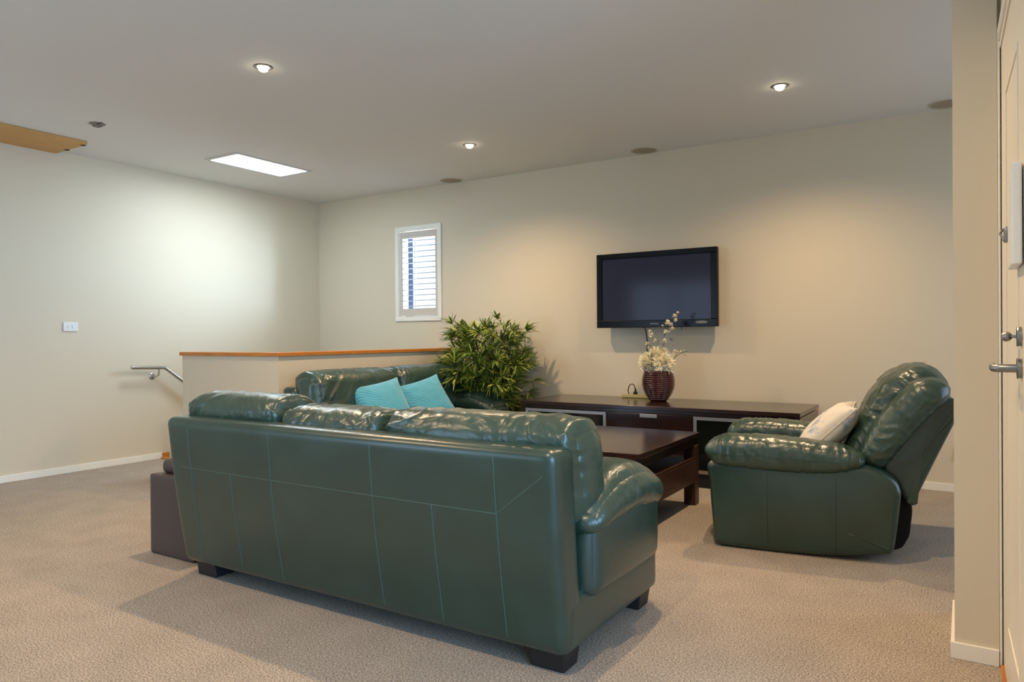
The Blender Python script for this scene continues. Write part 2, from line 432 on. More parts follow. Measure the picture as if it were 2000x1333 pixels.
# partition: nib wall whose end face is the tall strip at the right, then the wall holding the door
DK = .0206
def dX(y): return .1036+DK*(2.87-y)
nib = MB(); nib.box(-.033, .093, 2.855, 3.30, 0, CZ); nib.box(.093, 1.5, 3.20, 3.30, 0, CZ)
struct(nib.build('wall_right', WALL))
dw = MB()
def slanted(mb, y0, y1, z0, z1, t0, t1):
    mb.add([(dX(y)+t, y, z) for y in (y0, y1) for t in (t0, t1) for z in (z0, z1)],
           [(0, 1, 3, 2), (4, 6, 7, 5), (0, 4, 5, 1), (2, 3, 7, 6), (0, 2, 6, 4), (1, 5, 7, 3)])
slanted(dw, 1.95, 2.86, 2.06, CZ, .0, .11); slanted(dw, 1.93, 2.03, 0, CZ, .0, .11)
dw.box(.15, 1.5, 1.93, 2.03, 0, CZ); dw.box(.093, .22, 2.88, 3.2, 0, CZ)
struct(dw.build('wall_doorway', WALL))
# door frame
jf = MB()
jf.box(.094, .1005, 2.845, 2.862, 0, 2.09, .002)           # thin architrave against the nib face
jf.box(.1005, .16, 2.872, 2.90, 0, 2.06)                     # hinge jamb
slanted(jf, 2.03, 2.872, 2.035, 2.06, -.004, .06); slanted(jf, 2.03, 2.05, 0, 2.035, .0, .06)
slanted(jf, 2.0, 2.862, 2.06, 2.10, -.010, .0)
struct(jf.build('trim_1', TRIM))
dmb = MB(); slanted(dmb, 2.055, 2.866, .012, 2.03, .0, .038)
door = struct(dmb.build('door_1', DOORP))
# recessed panel mouldings
pm = MB()
def rect_mould(y0, y1, z0, z1, w=.012, out=-.003):
    slanted(pm, y0, y1, z1-w, z1, out, .001); slanted(pm, y0, y1, z0, z0+w, out, .001)
    slanted(pm, y0, y0+w, z0+w, z1-w, out, .001); slanted(pm, y1-w, y1, z0+w, z1-w, out, .001)
rect_mould(2.22, 2.63, .20, 1.835)
pm.build('panel_moulding', DOORP, door)
for zc in (1.845, 1.068, .27):
    h = MB(); hx = .1010
    for k in range(3): h.lathe([(.0062, zc-.048+.033*k), (.0062, zc-.048+.033*k+.031)], (hx, 2.868, 0), 12)
    h.box(hx, hx+.004, 2.868, 2.874, zc-.05, zc+.05)
    h.build('hinge', SATIN, door, smooth=True)
HY = 2.165
lv = MB(); lx = dX(HY)
lv.lathe([(.027, lx-.008), (.025, lx-.010), (.024, lx)][::-1], (0, HY, 1.013), 28, 'x')
lv.tube([(lx, HY, 1.013), (lx-.045, HY, 1.013), (lx-.054, HY+.006, 1.013), (lx-.056, HY+.03, 1.013), (lx-.055, HY+.11, 1.013)], .0105, 12)
lv.build('lever_handle', SATIN, door, smooth=True)
kn = MB(); kn.lathe([(.026, lx-.007), (.024, lx-.010), (.024, lx)][::-1], (0, HY, 1.092), 28, 'x')
kn.lathe([(.004, lx-.018), (.011, lx-.024), (.013, lx-.032), (.009, lx-.04), (.002, lx-.042)][::-1], (0, HY+.004, 1.092), 20, 'x')
kn.tube([(lx, HY, 1.092), (lx-.03, HY, 1.092)], .004, 8)
kn.build('lock_knob', SATIN, door, smooth=True)
tm = MB(); tm.box(.095, .15, 2.0, 2.87, 0, .009, .002); struct(tm.build('trim_2', WOOD_O))
# white panel and clip on the door
pn = thing('wall_panel', 'slim white upright panel fixed to the cream door above its lever handle', 'panel', (dX(2.19), 2.19, 1.265))
q = MB(); q.box(-.022, -.001, -.10, .085, 0, .245, .004); q.build('body', WHITEP, pn)
q = MB(); q.box(-.030, -.001, .090, .125, .075, .115, .003); q.tube([(-.03, .10, .08), (-.038, .115, .10), (-.03, .12, .112)], .003, 8); q.build('catch', SATIN, pn, smooth=True)

# half wall around the stairwell, with timber cap
hw = MB(); hx0, hx1, hy0 = -5.432, -4.262, 3.535
hw.box(hx0, hx1, hy0, hy0+.10, -.25, .972); hw.box(hx1-.10, hx1, hy0+.10, BY, -.25, .972)
struct(hw.build('wall_stair', WALL))
cp = MB(); cp.box(hx0-.018, hx1+.018, hy0-.018, hy0+.118, .972, 1.0, .003); cp.box(hx1-.118, hx1+.018, hy0+.118, BY, .972, 1.0, .003)
struct(cp.build('trim_3', WOOD_O))
# stairwell shaft and stairs
for x0, x1, y0, y1, z0, z1 in ((SX1, SX1+.02, SY0, BY, -1.7, -.25), (LX, SX1, SY0-.02, SY0, -1.7, -.25), (LX, SX1, SY0, BY, -1.8, -1.706)):
    struct(MB().box(x0, x1, y0, y1, z0, z1).build('wall_stairwell', WALL))
st = thing('staircase', 'carpeted stairs going down beside the left wall behind the half wall', 'staircase', (-5.9, SY0, -1.7))
ss = MB()
for k in range(7):
    ss.box(LX+.003-(-5.9), hx0-(-5.9), .002+.25*k, .25*(k+1), .0, 1.7-.18*(k+1))
ss.build('steps', CARPET, st)
ns = MB(); ns.box(LX+.003, hx0, SY0-.055, SY0-.02, .001, .012, .002)
struct(ns.build('trim_4', WOOD_O))
nb = MB(); nb.box(LX+.001, LX+.016, 3.895, 3.96, .0, .05, .002); struct(nb.build('trim_5', WOOD_O))

# baseboards
bb = MB(); bb.box(LX, LX+.012, -2.2, 3.893, 0, .055, .002); struct(bb.build('baseboard_left', TRIM))
bb = MB(); bb.box(hx1, 1.5, BY-.012, BY, 0, .055, .002); struct(bb.build('baseboard_back', TRIM))
bb = MB(); bb.box(-.045, .092, 2.843, 2.855, 0, .055, .002); bb.box(-.045, -.033, 2.855, 3.30, 0, .055, .002)
struct(bb.build('baseboard_right', TRIM))

# --- shuttered window
wn = MB(); o = .048
wn.box(wx0-o, wx1+o, BY-.016, BY, wz1, wz1+o, .002); wn.box(wx0-o, wx1+o, BY-.016, BY, wz0-o, wz0, .002)
wn.box(wx0-o, wx0, BY-.016, BY, wz0, wz1, .002); wn.box(wx1, wx1+o, BY-.016, BY, wz0, wz1, .002)
win = struct(wn.build('window_1', TRIM))
SHUT = mat('shutter_paint', (206, 196, 184), 0.5)
sx0, sx1, sz0, sz1 = wx0+.006, wx1-.006, wz0+.006, wz1-.006
ox0, ox1, oz0, oz1 = -5.06, -4.622, 1.412, 2.155
s_ = MB(); s_.box(sx0, ox0, BY+.004, BY+.03, sz0, sz1); s_.box(ox1, sx1, BY+.004, BY+.03, sz0, sz1)
s_.box(ox0, ox1, BY+.004, BY+.03, sz0, oz0); s_.box(ox0, ox1, BY+.004, BY+.03, oz1, sz1)
s_.build('shutter_frame', SHUT, win)
s_ = MB(); NL = 13; LOUV = mat('louver_paint', (170, 172, 180), 0.5)
for k in range(NL):
    z = oz0+(k+.45)*(oz1-oz0)/NL; s_.box(ox0, ox1, BY-.012, BY+.046, z-.0035, z+.0035, .002)
s_.build('louvers', LOUV, win)
s_ = MB(); s_.box(-4.875, -4.866, BY-.022, BY-.012, oz0+.01, oz1-.03, .001); s_.build('tilt_rod', LOUV, win)
s_ = MB(); s_.box(-5.065, -4.995, BY+.095, BY+.125, wz0, wz1); s_.box(wx0, wx1, BY+.095, BY+.125, wz0, wz0+.03)
s_.build('sash', mat('blue_grey_sash', (56, 74, 100), 0.4), win)
gm = bpy.data.materials.new('window_glass'); gm.use_nodes = True; gnt = gm.node_tree; gnt.nodes.clear()
g1 = gnt.nodes.new('ShaderNodeBsdfTransparent'); g2 = gnt.nodes.new('ShaderNodeBsdfGlossy'); g2.inputs['Roughness'].default_value = .02
g3 = gnt.nodes.new('ShaderNodeMixShader'); g3.inputs[0].default_value = .06; g4 = gnt.nodes.new('ShaderNodeOutputMaterial')
gnt.links.new(g1.outputs[0], g3.inputs[1]); gnt.links.new(g2.outputs[0], g3.inputs[2]); gnt.links.new(g3.outputs[0], g4.inputs['Surface'])
s_ = MB(); s_.box(-4.995, wx1, BY+.108, BY+.112, wz0+.03, wz1); s_.build('pane', gm, win)

# --- skylight diffuser
sk = thing('skylight_panel', 'bright rectangular light panel set in the ceiling by the left wall', 'ceiling light', (-5.3575, 4.265, CZ))
q = MB(); a, b = .1875, .38
for x0, x1, y0, y1 in ((-a-.03, a+.03, -b-.03, -b), (-a-.03, a+.03, b, b+.03), (-a-.03, -a, -b, b), (a, a+.03, -b, b)): q.box(x0, x1, y0, y1, -.008, 0, .002)
q.build('frame', mat('skylight_frame', (205, 203, 198), 0.5), sk)
q = MB(); q.box(-a, a, -b, b, .012, .018); q.build('diffuser', emat('skylight_glow', (1, .98, .94, 1), 5.0), sk)
q = MB()
for x0, x1, y0, y1 in ((-a, a, -b, -b+.004), (-a, a, b-.004, b), (-a, -a+.004, -b, b), (a-.004, a, -b, b)): q.box(x0, x1, y0, y1, -.006, .012)
q.build('reveal', CEIL, sk)

# --- attic hatch
ht = thing('attic_hatch', 'timber attic hatch panel in the ceiling against the left wall', 'hatch', (-6.07, 2.2, CZ))
q = MB(); q.box(-.245, .245, -.8, .80, -.026, -.001, .002); q.build('panel', PLY, ht)
for cx0, cx1 in ((.19, .215), (-.06, -.03)):
    q = MB(); q.box(cx0, cx1, .775, .803, -.03, -.026); q.build('catch', DARK, ht)

# --- downlights
def downlight(x, y, lit, lab, seen=True):
    d = thing('downlight', lab, 'ceiling light', (x, y, CZ), 0, 'recessed ceiling downlights')
    q = MB(); q.lathe([(.034, 0), (.036, -.004), (.046, -.006), (.055, -.001), (.055, 0)], (0, 0, 0), 32, captop=False, capbot=False)
    q.build('trim_ring', SATIN if lit else GREY, d, smooth=True)
    q = MB(); q.lathe([(.028, -.002), (.028, -.012), (.024, -.02), (.014, -.026), (.002, -.028)][::-1], (0, 0, 0), 24)
    if not lit: q = MB(); q.lathe([(.034, -.001), (.034, -.003)], (0, 0, 0), 24)
    q.build('bulb', emat('bulb_glow', (1, .86, .62, 1), 28) if lit else GREY, d, smooth=True)
    if not lit:
        q = MB(); q.tube([(-.065, 0, -.004), (-.03, .02, -.016), (.0, .03, -.012)], .003, 6); q.tube([(.065, 0, -.003), (.03, -.02, -.012)], .003, 6)
        q.build('spring_clip', DARK, d)
    if lit:
        ld = bpy.data.lights.new('downlight_beam', 'SPOT'); ld.energy = SPOT; ld.color = (1.0, 0.70, 0.41)
        ld.spot_size = math.radians(150); ld.spot_blend = 0.9; ld.shadow_soft_size = 0.022
        o = bpy.data.objects.new('downlight_beam', ld); COL.objects.link(o); o.parent = d; o.location = (0, 0, -.05)
    return d
downlight(-3.407, 2.739, True, 'lit downlight in the ceiling nearest the bright skylight panel, above the big sofa')
downlight(-.977, 4.725, True, 'lit downlight in the ceiling near the far right corner, above the recliner')
downlight(-3.396, 4.757, True, 'small lit downlight close to the back wall, above the bamboo plant')
downlight(-5.295, 2.797, False, 'unlit downlight in the ceiling beside the timber hatch')
downlight(-.98, 2.74, True, 'lit downlight out of view above the near end of the big sofa')
downlight(-3.40, .72, True, 'lit downlight out of view above the open carpet')
downlight(-.98, .72, True, 'lit downlight out of view just behind the camera')
# --- ceiling speakers
for (x, y, lab) in ((-4.31, 5.715, 'round ceiling speaker grille left, above the bamboo plant'),
                    (-2.275, 5.712, 'round ceiling speaker grille above the television'),
                    (-.095, 5.712, 'round ceiling speaker grille at the far right, cut by the wall end')):
    d = thing('ceiling_speaker', lab, 'speaker', (x, y, CZ), 0, 'round ceiling speakers along the back wall')
    q = MB(); q.lathe([(.098, -.002), (.100, -.007), (.112, -.007), (.115, 0)], (0, 0, 0), 40, captop=False, capbot=False); q.build('rim', CREAM, d, smooth=True)
    q = MB(); q.lathe([(.002, -.0055), (.06, -.0052), (.098, -.004), (.098, 0)], (0, 0, 0), 40); q.build('grille', mat('grille_mesh', (165, 152, 130), .8, nscale=400, namt=.2), d, smooth=True)

# --- switch, outlet
sw = thing('light_switch', 'white double light switch plate on the left wall', 'switch', (LX, 3.10, 1.217))
q = MB(); q.box(0, .009, -.058, .058, -.038, .038, .003); q.build('plate', WHITEP, sw)
for yy in (-.018, .02):
    q = MB(); q.box(.009, .013, yy-.008, yy+.008, -.014, .014, .001); q.build('rocker', WHITEP, sw)
sc_ = thing('power_outlet', 'small metal outlet plate low on the back wall at the far right', 'outlet', (-.035, BY, .27))
q = MB(); q.box(-.03, .08, -.009, 0, -.036, .036, .003); q.build('plate', SATIN, sc_)
q = MB(); q.box(-.018, .01, -.03, -.009, -.045, -.01, .003); q.build('plug', BLK, sc_)

# --- handrail
hr = thing('stair_handrail', 'stainless steel handrail on the left wall going down the stairs', 'handrail', (LX, 3.57, .856))
q = MB(); q.tube([(.08, 0, 0), (.08, .295, -.010), (.08, .315, -.013), (.08, .335, -.026), (.08, .55, -.19), (.08, 1.9, -1.22)], .0165, 16)
q.build('rail', STEEL, hr, smooth=True)
for yy, dz in ((.235, -.005), (1.35, -.80)):
    q = MB(); q.lathe([(.030, 0), (.030, .006), (.022, .012), (.012, .014)], (0, yy, dz-.085), 28, 'x')
    q.tube([(.012, yy, dz-.085), (.05, yy+.01, dz-.085), (.075, yy+.02, dz-.075), (.08, yy+.022, dz-.012)], .007, 10)
    q.build('bracket', STEEL, hr, smooth=True)

# ================================================================== SEATING
def seam(bvh, pts, axis, parent, r=0.0019, mtl=STITCH, steps=26, org=-3, sgn=1):
    out = []
    for (a, b), (c, d) in zip(pts[:-1], pts[1:]):
        for k in range(steps+1):
            t = k/steps; u, v = a+(c-a)*t, b+(d-b)*t
            o_ = Vector((u, org, v)) if axis == 'y' else Vector((org, u, v))
            dr = Vector((0, sgn, 0)) if axis == 'y' else Vector((sgn, 0, 0))
            hit = bvh.ray_cast(o_, dr)
            if hit[0] is not None: out.append(hit[0])
    if len(out) > 2:
        m = MB(); m.tube(out, r, 6); return m.build('seam', mtl, parent, smooth='all')
def bvh_of(o):
    me = o.data; return BVHTree.FromPolygons([v.co.copy() for v in me.vertices], [tuple(p.vertices) for p in me.polygons])

def make_sofa(width, splits, label, loc, rz, seams, wseed=0, dz=(.014, -.02, -.006)):
    """front = +y, back plane near y=0. splits = boundaries of back cushions"""
    R = thing('leather_sofa' if width > 1.9 else 'leather_loveseat', label, 'sofa', loc, rz); hw_ = width/2
    # back shell
    def fb(c, P, nn):
        z = P.z+.41; x, y = P.x, P.y
        t = max(0.0, (z-.07)/.68)
        y += -.085*(t**1.15) - .010*math.sin(PI*min(1, max(0, t)))
        x *= 1+.012*t
        y += .003*nz(x*3, z*4, 3)
        return (x, y+.078, z)
    bk = soft((width-.03, .15, .68), .038, (60, 12, 40), fb, (0, .008, 0)).build('backrest', LEATHER_B, R, smooth='all')
    bv = bvh_of(bk)
    for s_ in seams: seam(bv, s_, 'y', R)
    # lower base
    def fbase(c, P, nn): return (P.x, P.y+.41, P.z+.165)
    soft((width-.025, .80, .19), .035, (40, 24, 10), fbase, (.006, .01, 0)).build('base', LEATHER_B, R, smooth='all')
    for sx in (-1, 1):
        # outer arm panel
        def fp(c, P, nn, sx=sx):
            y = P.y+.45; z = P.z+.36
            k = 1-abs(c[1])**4
            z += .022*math.sin((y-.15)*4)*(-1 if c[2] < 0 else 0)*0
            return (P.x+sx*(hw_-.085)+sx*.012, y, z+.002*nz(y*8, z*8, sx))
        soft((.19, .60, .29), .05, (10, 30, 18), fp, (.022, .012, 0)).build('arm_panel', LEATHER_B, R, smooth='all')
        # arm pillow
        def fa(c, P, nn, sx=sx):
            t = c[1]                       # -1 rear .. 1 front
            y = P.y*1.0+.43; z = P.z; x = P.x
            z *= (1-.30*max(0, t-.45)/.55); x *= (1-.08*max(0, t-.5)/.5)
            z *= (1-.38*max(0, -t-.35)/.65)
            z += -.050*((t-.05)**2) - .02*(t > 0)*t*t
            w = ridge(y*30+3*nz(x*9, y*3, 1), x*6, z*6+sx)-.45
            am = .0045*max(0, 1-abs(t+.05)**3)
            return (x+nn.x*w*am+sx*(hw_-.100), y+.012, z+nn.z*w*am+.535)
        soft((.315, .66, .165), .08, (30, 64, 18), fa, (.012, .0, .022)).build('armrest', LEATHER, R, smooth='all')
        ft = MB()
        for yy in (.05, .685):
            f = MB(); f.box(sx*(hw_-.04), sx*(hw_-.17), yy, yy+.11, 0, .075, .006)
            for i, v in enumerate(f.v):
                if v[2] < .03: f.v[i] = (v[0]-sx*.008, v[1]+(.006 if v[1] < yy+.05 else -.006), v[2])
            f.build('foot', DARKFOOT, R)
    # seat cushions
    n = len(splits)-1; inner = hw_-.25
    for k in range(n):
        a = -inner+2*inner*k/n; b = -inner+2*inner*(k+1)/n
        def fs_(c, P, nn, a=a, b=b):
            w = ridge(P.x*9+a, P.y*9, 4)-.4
            return (P.x+(a+b)/2, P.y+.50, P.z+.355+.004*w*(c[2] > .5))
        soft((b-a-.006, .62, .19), .055, (22, 22, 12), fs_, (.004, .015, .03)).build('seat_cushion', LEATHER, R, smooth='all')
    # back cushions (fat roll leaning over the top edge)
    for k in range(n):
        a, b = splits[k], splits[k+1]; w_ = b-a; cx = (a+b)/2
        def fc(c, P, nn, cx=cx, w_=w_, k=k):
            x, y, z = P.x, P.y, P.z
            u = c[0]; v = c[2]
            pin = abs(u)**14; vp = max(0, v)
            y *= 1+.10*v; y *= (1-.22*pin)
            z += -.022*pin*vp+.006*(1-u*u)*vp
            # creases fan out from both ends of the roll
            e_ = abs(u); sgn = 1 if u > 0 else -1
            cr = ridge(x*11+z*13*sgn+5*k+wseed+1.8*nz(x*5, z*5, k), y*5, z*3+k)-.45
            cr2 = ridge(x*6+k*3+2*nz(x*4, z*6, 7+wseed), y*8, z*22)-.45
            cr3 = ridge(x*32+z*20*sgn+2*nz(x*8, z*8, 3), y*12, z*7+k*4)-.45
            am = .010*(.40+.60*e_**1.2)
            d = am*(.8*cr+.6*cr2*e_+.35*cr3)
            Q = Vector((x+nn.x*d*.3, y+nn.y*d, z+nn.z*d))
            return (Q.x+cx, Q.y+Q.z*(-.20)+.185, Q.z+.640+dz[k])
        soft((w_+.004, .27, .39), (.04, .11, .095), (96, 34, 56), fc, (.012, .015, .0)).build('back_cushion', LEATHER, R, smooth='all')
    return R

sofa_seams = [
    [(-.845, .70), (-.845, .085)], [(-.305, .715), (-.305, .085)], [(.25, .72), (.25, .085)], [(.79, .715), (.79, .085)],
    [(-.565, .525), (-.565, .085)], [(.525, .525), (.525, .085)],
    [(-.93, .526), (.79, .526)], [(.79, .526), (.97, .665)]]
sofa = make_sofa(2.04, [-1.02, -.375, .20, 1.025], 'long dark green leather sofa seen from behind, nearest the camera', (-2.08, 2.0, 0), 0, sofa_seams)
love = make_sofa(1.76, [-.87, -.0, .87], 'green leather two-seat sofa backing onto the half wall, holding two turquoise cushions', (-4.13, 4.39, 0), -PI/2,
                 [[(-.3, .7), (-.3, .09)], [(.3, .7), (.3, .09)]], wseed=3.7, dz=(.03, .03))

# turquoise cushions on the loveseat
pillow(.42, .42, .15, TEAL, 'throw_cushion', 'turquoise velvet cushion on the green two-seat sofa, the left one of the pair', 'cushion', (-3.68, 4.02, .59), (math.radians(-34), math.radians(-9), math.radians(70)), 'turquoise cushions on the two-seat sofa', 1)
pillow(.42, .42, .15, TEAL, 'throw_cushion', 'turquoise velvet cushion on the green two-seat sofa, the right one beside the armrest', 'cushion', (-3.66, 4.50, .585), (math.radians(-36), math.radians(-13), math.radians(68)), 'turquoise cushions on the two-seat sofa', 5)

# recliner
th = math.radians(7.2); fbv = Vector((math.cos(th), math.sin(th), 0)); sdv = Vector((-math.sin(th), math.cos(th), 0))
RO = Vector((-1.13, 3.72, 0)); A0, B0 = .45, .47
rec = thing('recliner_chair', 'dark green leather recliner armchair with a high padded back, in profile facing the table', 'armchair', tuple(RO+fbv*A0+sdv*B0), th)
def RL(pts): return [(a-A0, z) for a, z in pts]
side = RL([(-.004, .44), (-.006, .32), (.008, .12), (.012, .03), (.05, .006), (.2, .001), (.34, .0), (.6, .012), (.80, .045), (.845, .06), (.862, .15), (.878, .29), (.880, .36), (.845, .415), (.73, .47), (.5, .47), (.2, .46)])
for b0, b1 in ((0, .17), (.77, .94)):
    sp = slab(side, b0-B0, b1-B0, .035, 0, 0, .022, n=120).build('side_panel', LEATHER_B, rec, smooth='all')
    if b0 == 0:
        bv = bvh_of(sp)
        for a_ in (.285, .60): seam(bv, [(a_-A0, .40), (a_-A0, .03)], 'y', rec, r=.0012, mtl=DARKFOOT)
arm = RL([(-.03, .485), (-.02, .53), (.02, .562), (.09, .582), (.29, .583), (.52, .567), (.66, .545), (.725, .51), (.72, .46), (.60, .415), (.42, .398), (.16, .408), (.02, .43)])
for yc in (.085, .855):
    inflated(arm, yc-B0, .245, RL([(.05, .49), (.64, .48)]), 3.0, .0055, 34, seed=yc*10, n=260).build('armrest', LEATHER, rec, smooth='all')
wing = RL([(.70, .51), (.712, .462), (.765, .440), (.825, .462), (.90, .56), (.99, .68), (1.075, .775), (1.094, .835), (1.07, .876), (1.01, .890), (.93, .866), (.84, .765), (.76, .645)])
for yc in (.145, .80):
    inflated(wing, yc-B0, .235, RL([(.78, .53), (1.0, .80)]), 2.6, .0055, 24, seed=3+yc, n=234).build('back_bolster', LEATHER, rec, smooth='all')
cen = RL([(.60, .45), (.64, .53), (.70, .66), (.755, .78), (.83, .88), (.91, .93), (.97, .947), (1.03, .938), (1.085, .89), (1.11, .81), (1.0, .62), (.85, .45), (.72, .40)])
inflated(cen, .47-B0, .60, RL([(.76, .55), (.97, .80)]), 4.0, .009, 16, seed=8, n=260, K=30).build('back_cushion', LEATHER, rec, smooth='all')
shell = RL([(.80, .45), (.86, .37), (.905, .285), (.925, .272), (.945, .29), (1.04, .51), (1.135, .73), (1.14, .765), (1.10, .795), (1.02, .79), (.9, .62)])
slab(shell, .11-B0, .83-B0, .03, .004, 0, n=110).build('back_shell', LEATHER_B, rec, smooth='all')
def fseat(c, P, nn): return (P.x+.37-A0, P.y, P.z+.36+.004*ridge(P.x*10, P.y*10, 2))
soft((.74, .60, .20), .06, (24, 24, 12), fseat, (.01, 0, .03)).build('seat_cushion', LEATHER, rec, smooth='all')
def ffoot(c, P, nn): return (P.x+.045-A0, P.y, P.z+.21)
soft((.12, .60, .34), .05, (12, 24, 20), ffoot, (.02, 0, 0)).build('footrest', LEATHER, rec, smooth='all')
mech = RL([(.5, .015), (.84, .03), (.915, .09), (.932, .17), (.935, .265), (.89, .33), (.7, .36), (.5, .3)])
slab(mech, .16-B0, .78-B0, .01, 0, 0, n=60).build('rear_lining', BLACKCLOTH, rec, smooth=True)
q = MB(); q.lathe([(.28, 0), (.28, .02), (.25, .03)], (0, 0, 0), 40); q.build('swivel_base', DARKFOOT, rec, smooth=True)

pc = RO+fbv*.555+sdv*.36+Vector((0, 0, .585))
pil = pillow(.42, .40, .17, FLORAL, 'throw_cushion', 'cream printed cushion with faint blue pattern lying in the green recliner', 'cushion', tuple(pc), (0, 0, 0), None, 9)
xax = Vector(sdv); zax = (fbv*.70+Vector((0, 0, .71))).normalized(); yax = zax.cross(xax)
pil.rotation_euler = Matrix((xax, yax, zax)).transposed().to_euler()

# ottoman
ot = thing('storage_ottoman', 'brown faux leather storage ottoman standing against the left end of the big sofa', 'ottoman', (-3.385, 2.40, 0))
def fo(c, P, nn): return (P.x, P.y, P.z+.206)
soft((.37, .54, .410), .012, (16, 16, 16), fo).build('box', OTTO, ot, smooth='all')
def fo2(c, P, nn): return (P.x, P.y, P.z+.445)
soft((.30, .46, .075), .03, (16, 16, 8), fo2, (0, 0, .012)).build('padded_lid', OTTO, ot, smooth='all')

# ================================================================== TABLE, CONSOLE
TX0, TX1, TY0, TY1 = -2.62, -1.475, 3.60, 4.63
tb = thing('coffee_table', 'low square dark wood coffee table between the sofas and the recliner', 'table', ((TX0+TX1)/2, (TY0+TY1)/2, 0))
cx, cy = (TX0+TX1)/2, (TY0+TY1)/2; hx_, hy_ = (TX1-TX0)/2, (TY1-TY0)/2
q = MB(); q.box(-hx_, hx_, -hy_, hy_, .437, .468, .003); q.build('tabletop', WOOD_D, tb)
q = MB(); q.box(-hx_+.012, hx_-.012, -hy_+.012, hy_-.012, .385, .437); q.build('apron', WOOD_D, tb)
for sx in (-1, 1):
    for sy in (-1, 1):
        q = MB(); q.box(sx*(hx_-.004), sx*(hx_-.08), sy*(hy_-.004), sy*(hy_-.08), 0, .386, .003); q.build('leg', WOOD_D2, tb)
q = MB(); q.box(-hx_+.012, hx_-.012, -hy_+.03, hy_-.03, .296, .31, .002); q.build('shelf', WOOD_D2, tb)
q = MB(); q.box(-hx_+.02, hx_-.008, -hy_+.03, hy_-.078, .15, .295, .002); q.build('drawer_box', WOOD_D2, tb)
q = MB(); q.lathe([(.006, 0), (.006, -.012), (.013, -.018), (.013, -.024), (.004, -.027)][::-1], (-.0, -hy_+.03, .23), 16, 'y'); q.build('knob', SATIN, tb, smooth=True)

KX0, KX1, KY0, KY1 = -3.115, -.935, 5.08, 5.79
kb = thing('tv_console', 'long low dark wood cabinet under the television with glass doors', 'cabinet', ((KX0+KX1)/2, (KY0+KY1)/2, 0))
kx, ky = (KX0+KX1)/2, (KY0+KY1)/2
def K(m, x0, x1, y0, y1, z0, z1, b=0): m.box(x0-kx, x1-kx, y0-ky, y1-ky, z0, z1, b); return m
K(MB(), KX0-.005, KX1+.005, KY0-.02, KY1, .548, .577, .003).build('top', WOOD_D, kb)
c = MB(); K(c, KX0, KX0+.035, KY0, KY1-.01, .02, .54); K(c, KX1-.035, KX1, KY0, KY1-.01, .02, .54)
K(c, KX0+.035, KX1-.035, KY0+.03, KY1-.01, .09, .12); K(c, KX0+.035, KX1-.035, KY1-.03, KY1-.01, .12, .53)
K(c, KX0+.035, KX1-.035, KY0, KY1-.01, .522, .548)
for x in (-2.345, -1.665): K(c, x-.012, x+.012, KY0+.01, KY1-.03, .12, .522)
c.build('carcass', WOOD_D, kb)
K(MB(), KX0+.03, KX1-.03, KY0+.035, KY0+.05, 0, .095).build('plinth', DARKFOOT, kb)
K(MB(), KX0+.04, KX1-.04, KY0+.1, KY1-.05, .30, .318).build('shelf', WOOD_D, kb)
for x0, x1 in ((KX0+.038, -2.352), (-1.662, KX1-.038)):
    f = MB(); t = .024
    K(f, x0, x1, KY0-.004, KY0+.014, .516-t, .516); K(f, x0, x1, KY0-.004, KY0+.014, .105, .105+t)
    K(f, x0, x0+t, KY0-.004, KY0+.014, .105+t, .516-t); K(f, x1-t, x1, KY0-.004, KY0+.014, .105+t, .516-t)
    d = f.build('door', ALU, kb)
    K(MB(), x0+t, x1-t, KY0+.002, KY0+.008, .105+t, .516-t).build('glass', SMOKE, d)
for z0, z1 in ((.318, .518), (.105, .313)):
    d = K(MB(), -2.338, -1.672, KY0-.002, KY0+.016, z0, z1, .002).build('drawer', WOOD_D, kb)
    K(MB(), -2.07, -1.935, KY0-.012, KY0-.002, z1-.028, z1-.002, .002).build('handle', ALU, d)

# power strip with plug
ps = thing('power_strip', 'small yellowed power strip lying on the dark cabinet beside the vase', 'power strip', (-2.38, 5.70, .577), 0)
q = MB(); q.box(-.10, .14, -.025, .025, .001, .03, .004); q.build('body', mat('yellowed_plastic', (196, 178, 116), .5), ps)
q = MB(); q.box(.0, .032, -.014, .014, .03, .052, .004); q.tube([(.016, 0, .05), (.016, 0, .07), (.012, 0, .085)], [.011, .008, .005], 10)
q.tube([(.012, 0, .08), (.006, .0, .105), (-.012, 0, .118), (-.032, 0, .112), (-.046, .0, .09), (-.052, .0, .06), (-.054, .03, .015), (-.05, .06, .004)], .0042, 8)
q.build('plug', BLK, ps, smooth=True)

# television
TVY = BY-.135
tv = thing('television', 'black flat television mounted on the back wall above the cabinet', 'television', (-2.192, TVY, 1.493))
q = MB(); W2, H2 = .527, .319
q.box(-W2, W2, .004, .045, -H2, H2, .006); q.build('housing', TVB, tv)
q = MB(); bz = .05
for x0, x1, z0, z1 in ((-W2, W2, H2-.045, H2), (-W2, W2, -H2, -H2+.062), (-W2, -W2+bz, -H2+.062, H2-.045), (W2-bz, W2, -H2+.062, H2-.045)):
    q.box(x0, x1, -.012, .004, z0, z1, .004)
q.build('bezel', TVB, tv)
q = MB(); q.box(-W2+bz, W2-bz, -.003, .003, -H2+.062, H2-.045); q.build('screen', TVS, tv)
q = MB(); q.box(-W2+.09, W2-.09, .045, .085, -H2+.05, H2-.05, .01); q.build('rear_cover', BLACKCLOTH, tv)
q = MB(); q.box(-.2, .2, .085, .134, -.12, .15, .004); q.build('wall_bracket', BLACKCLOTH, tv)
q = MB(); lx0 = -.036
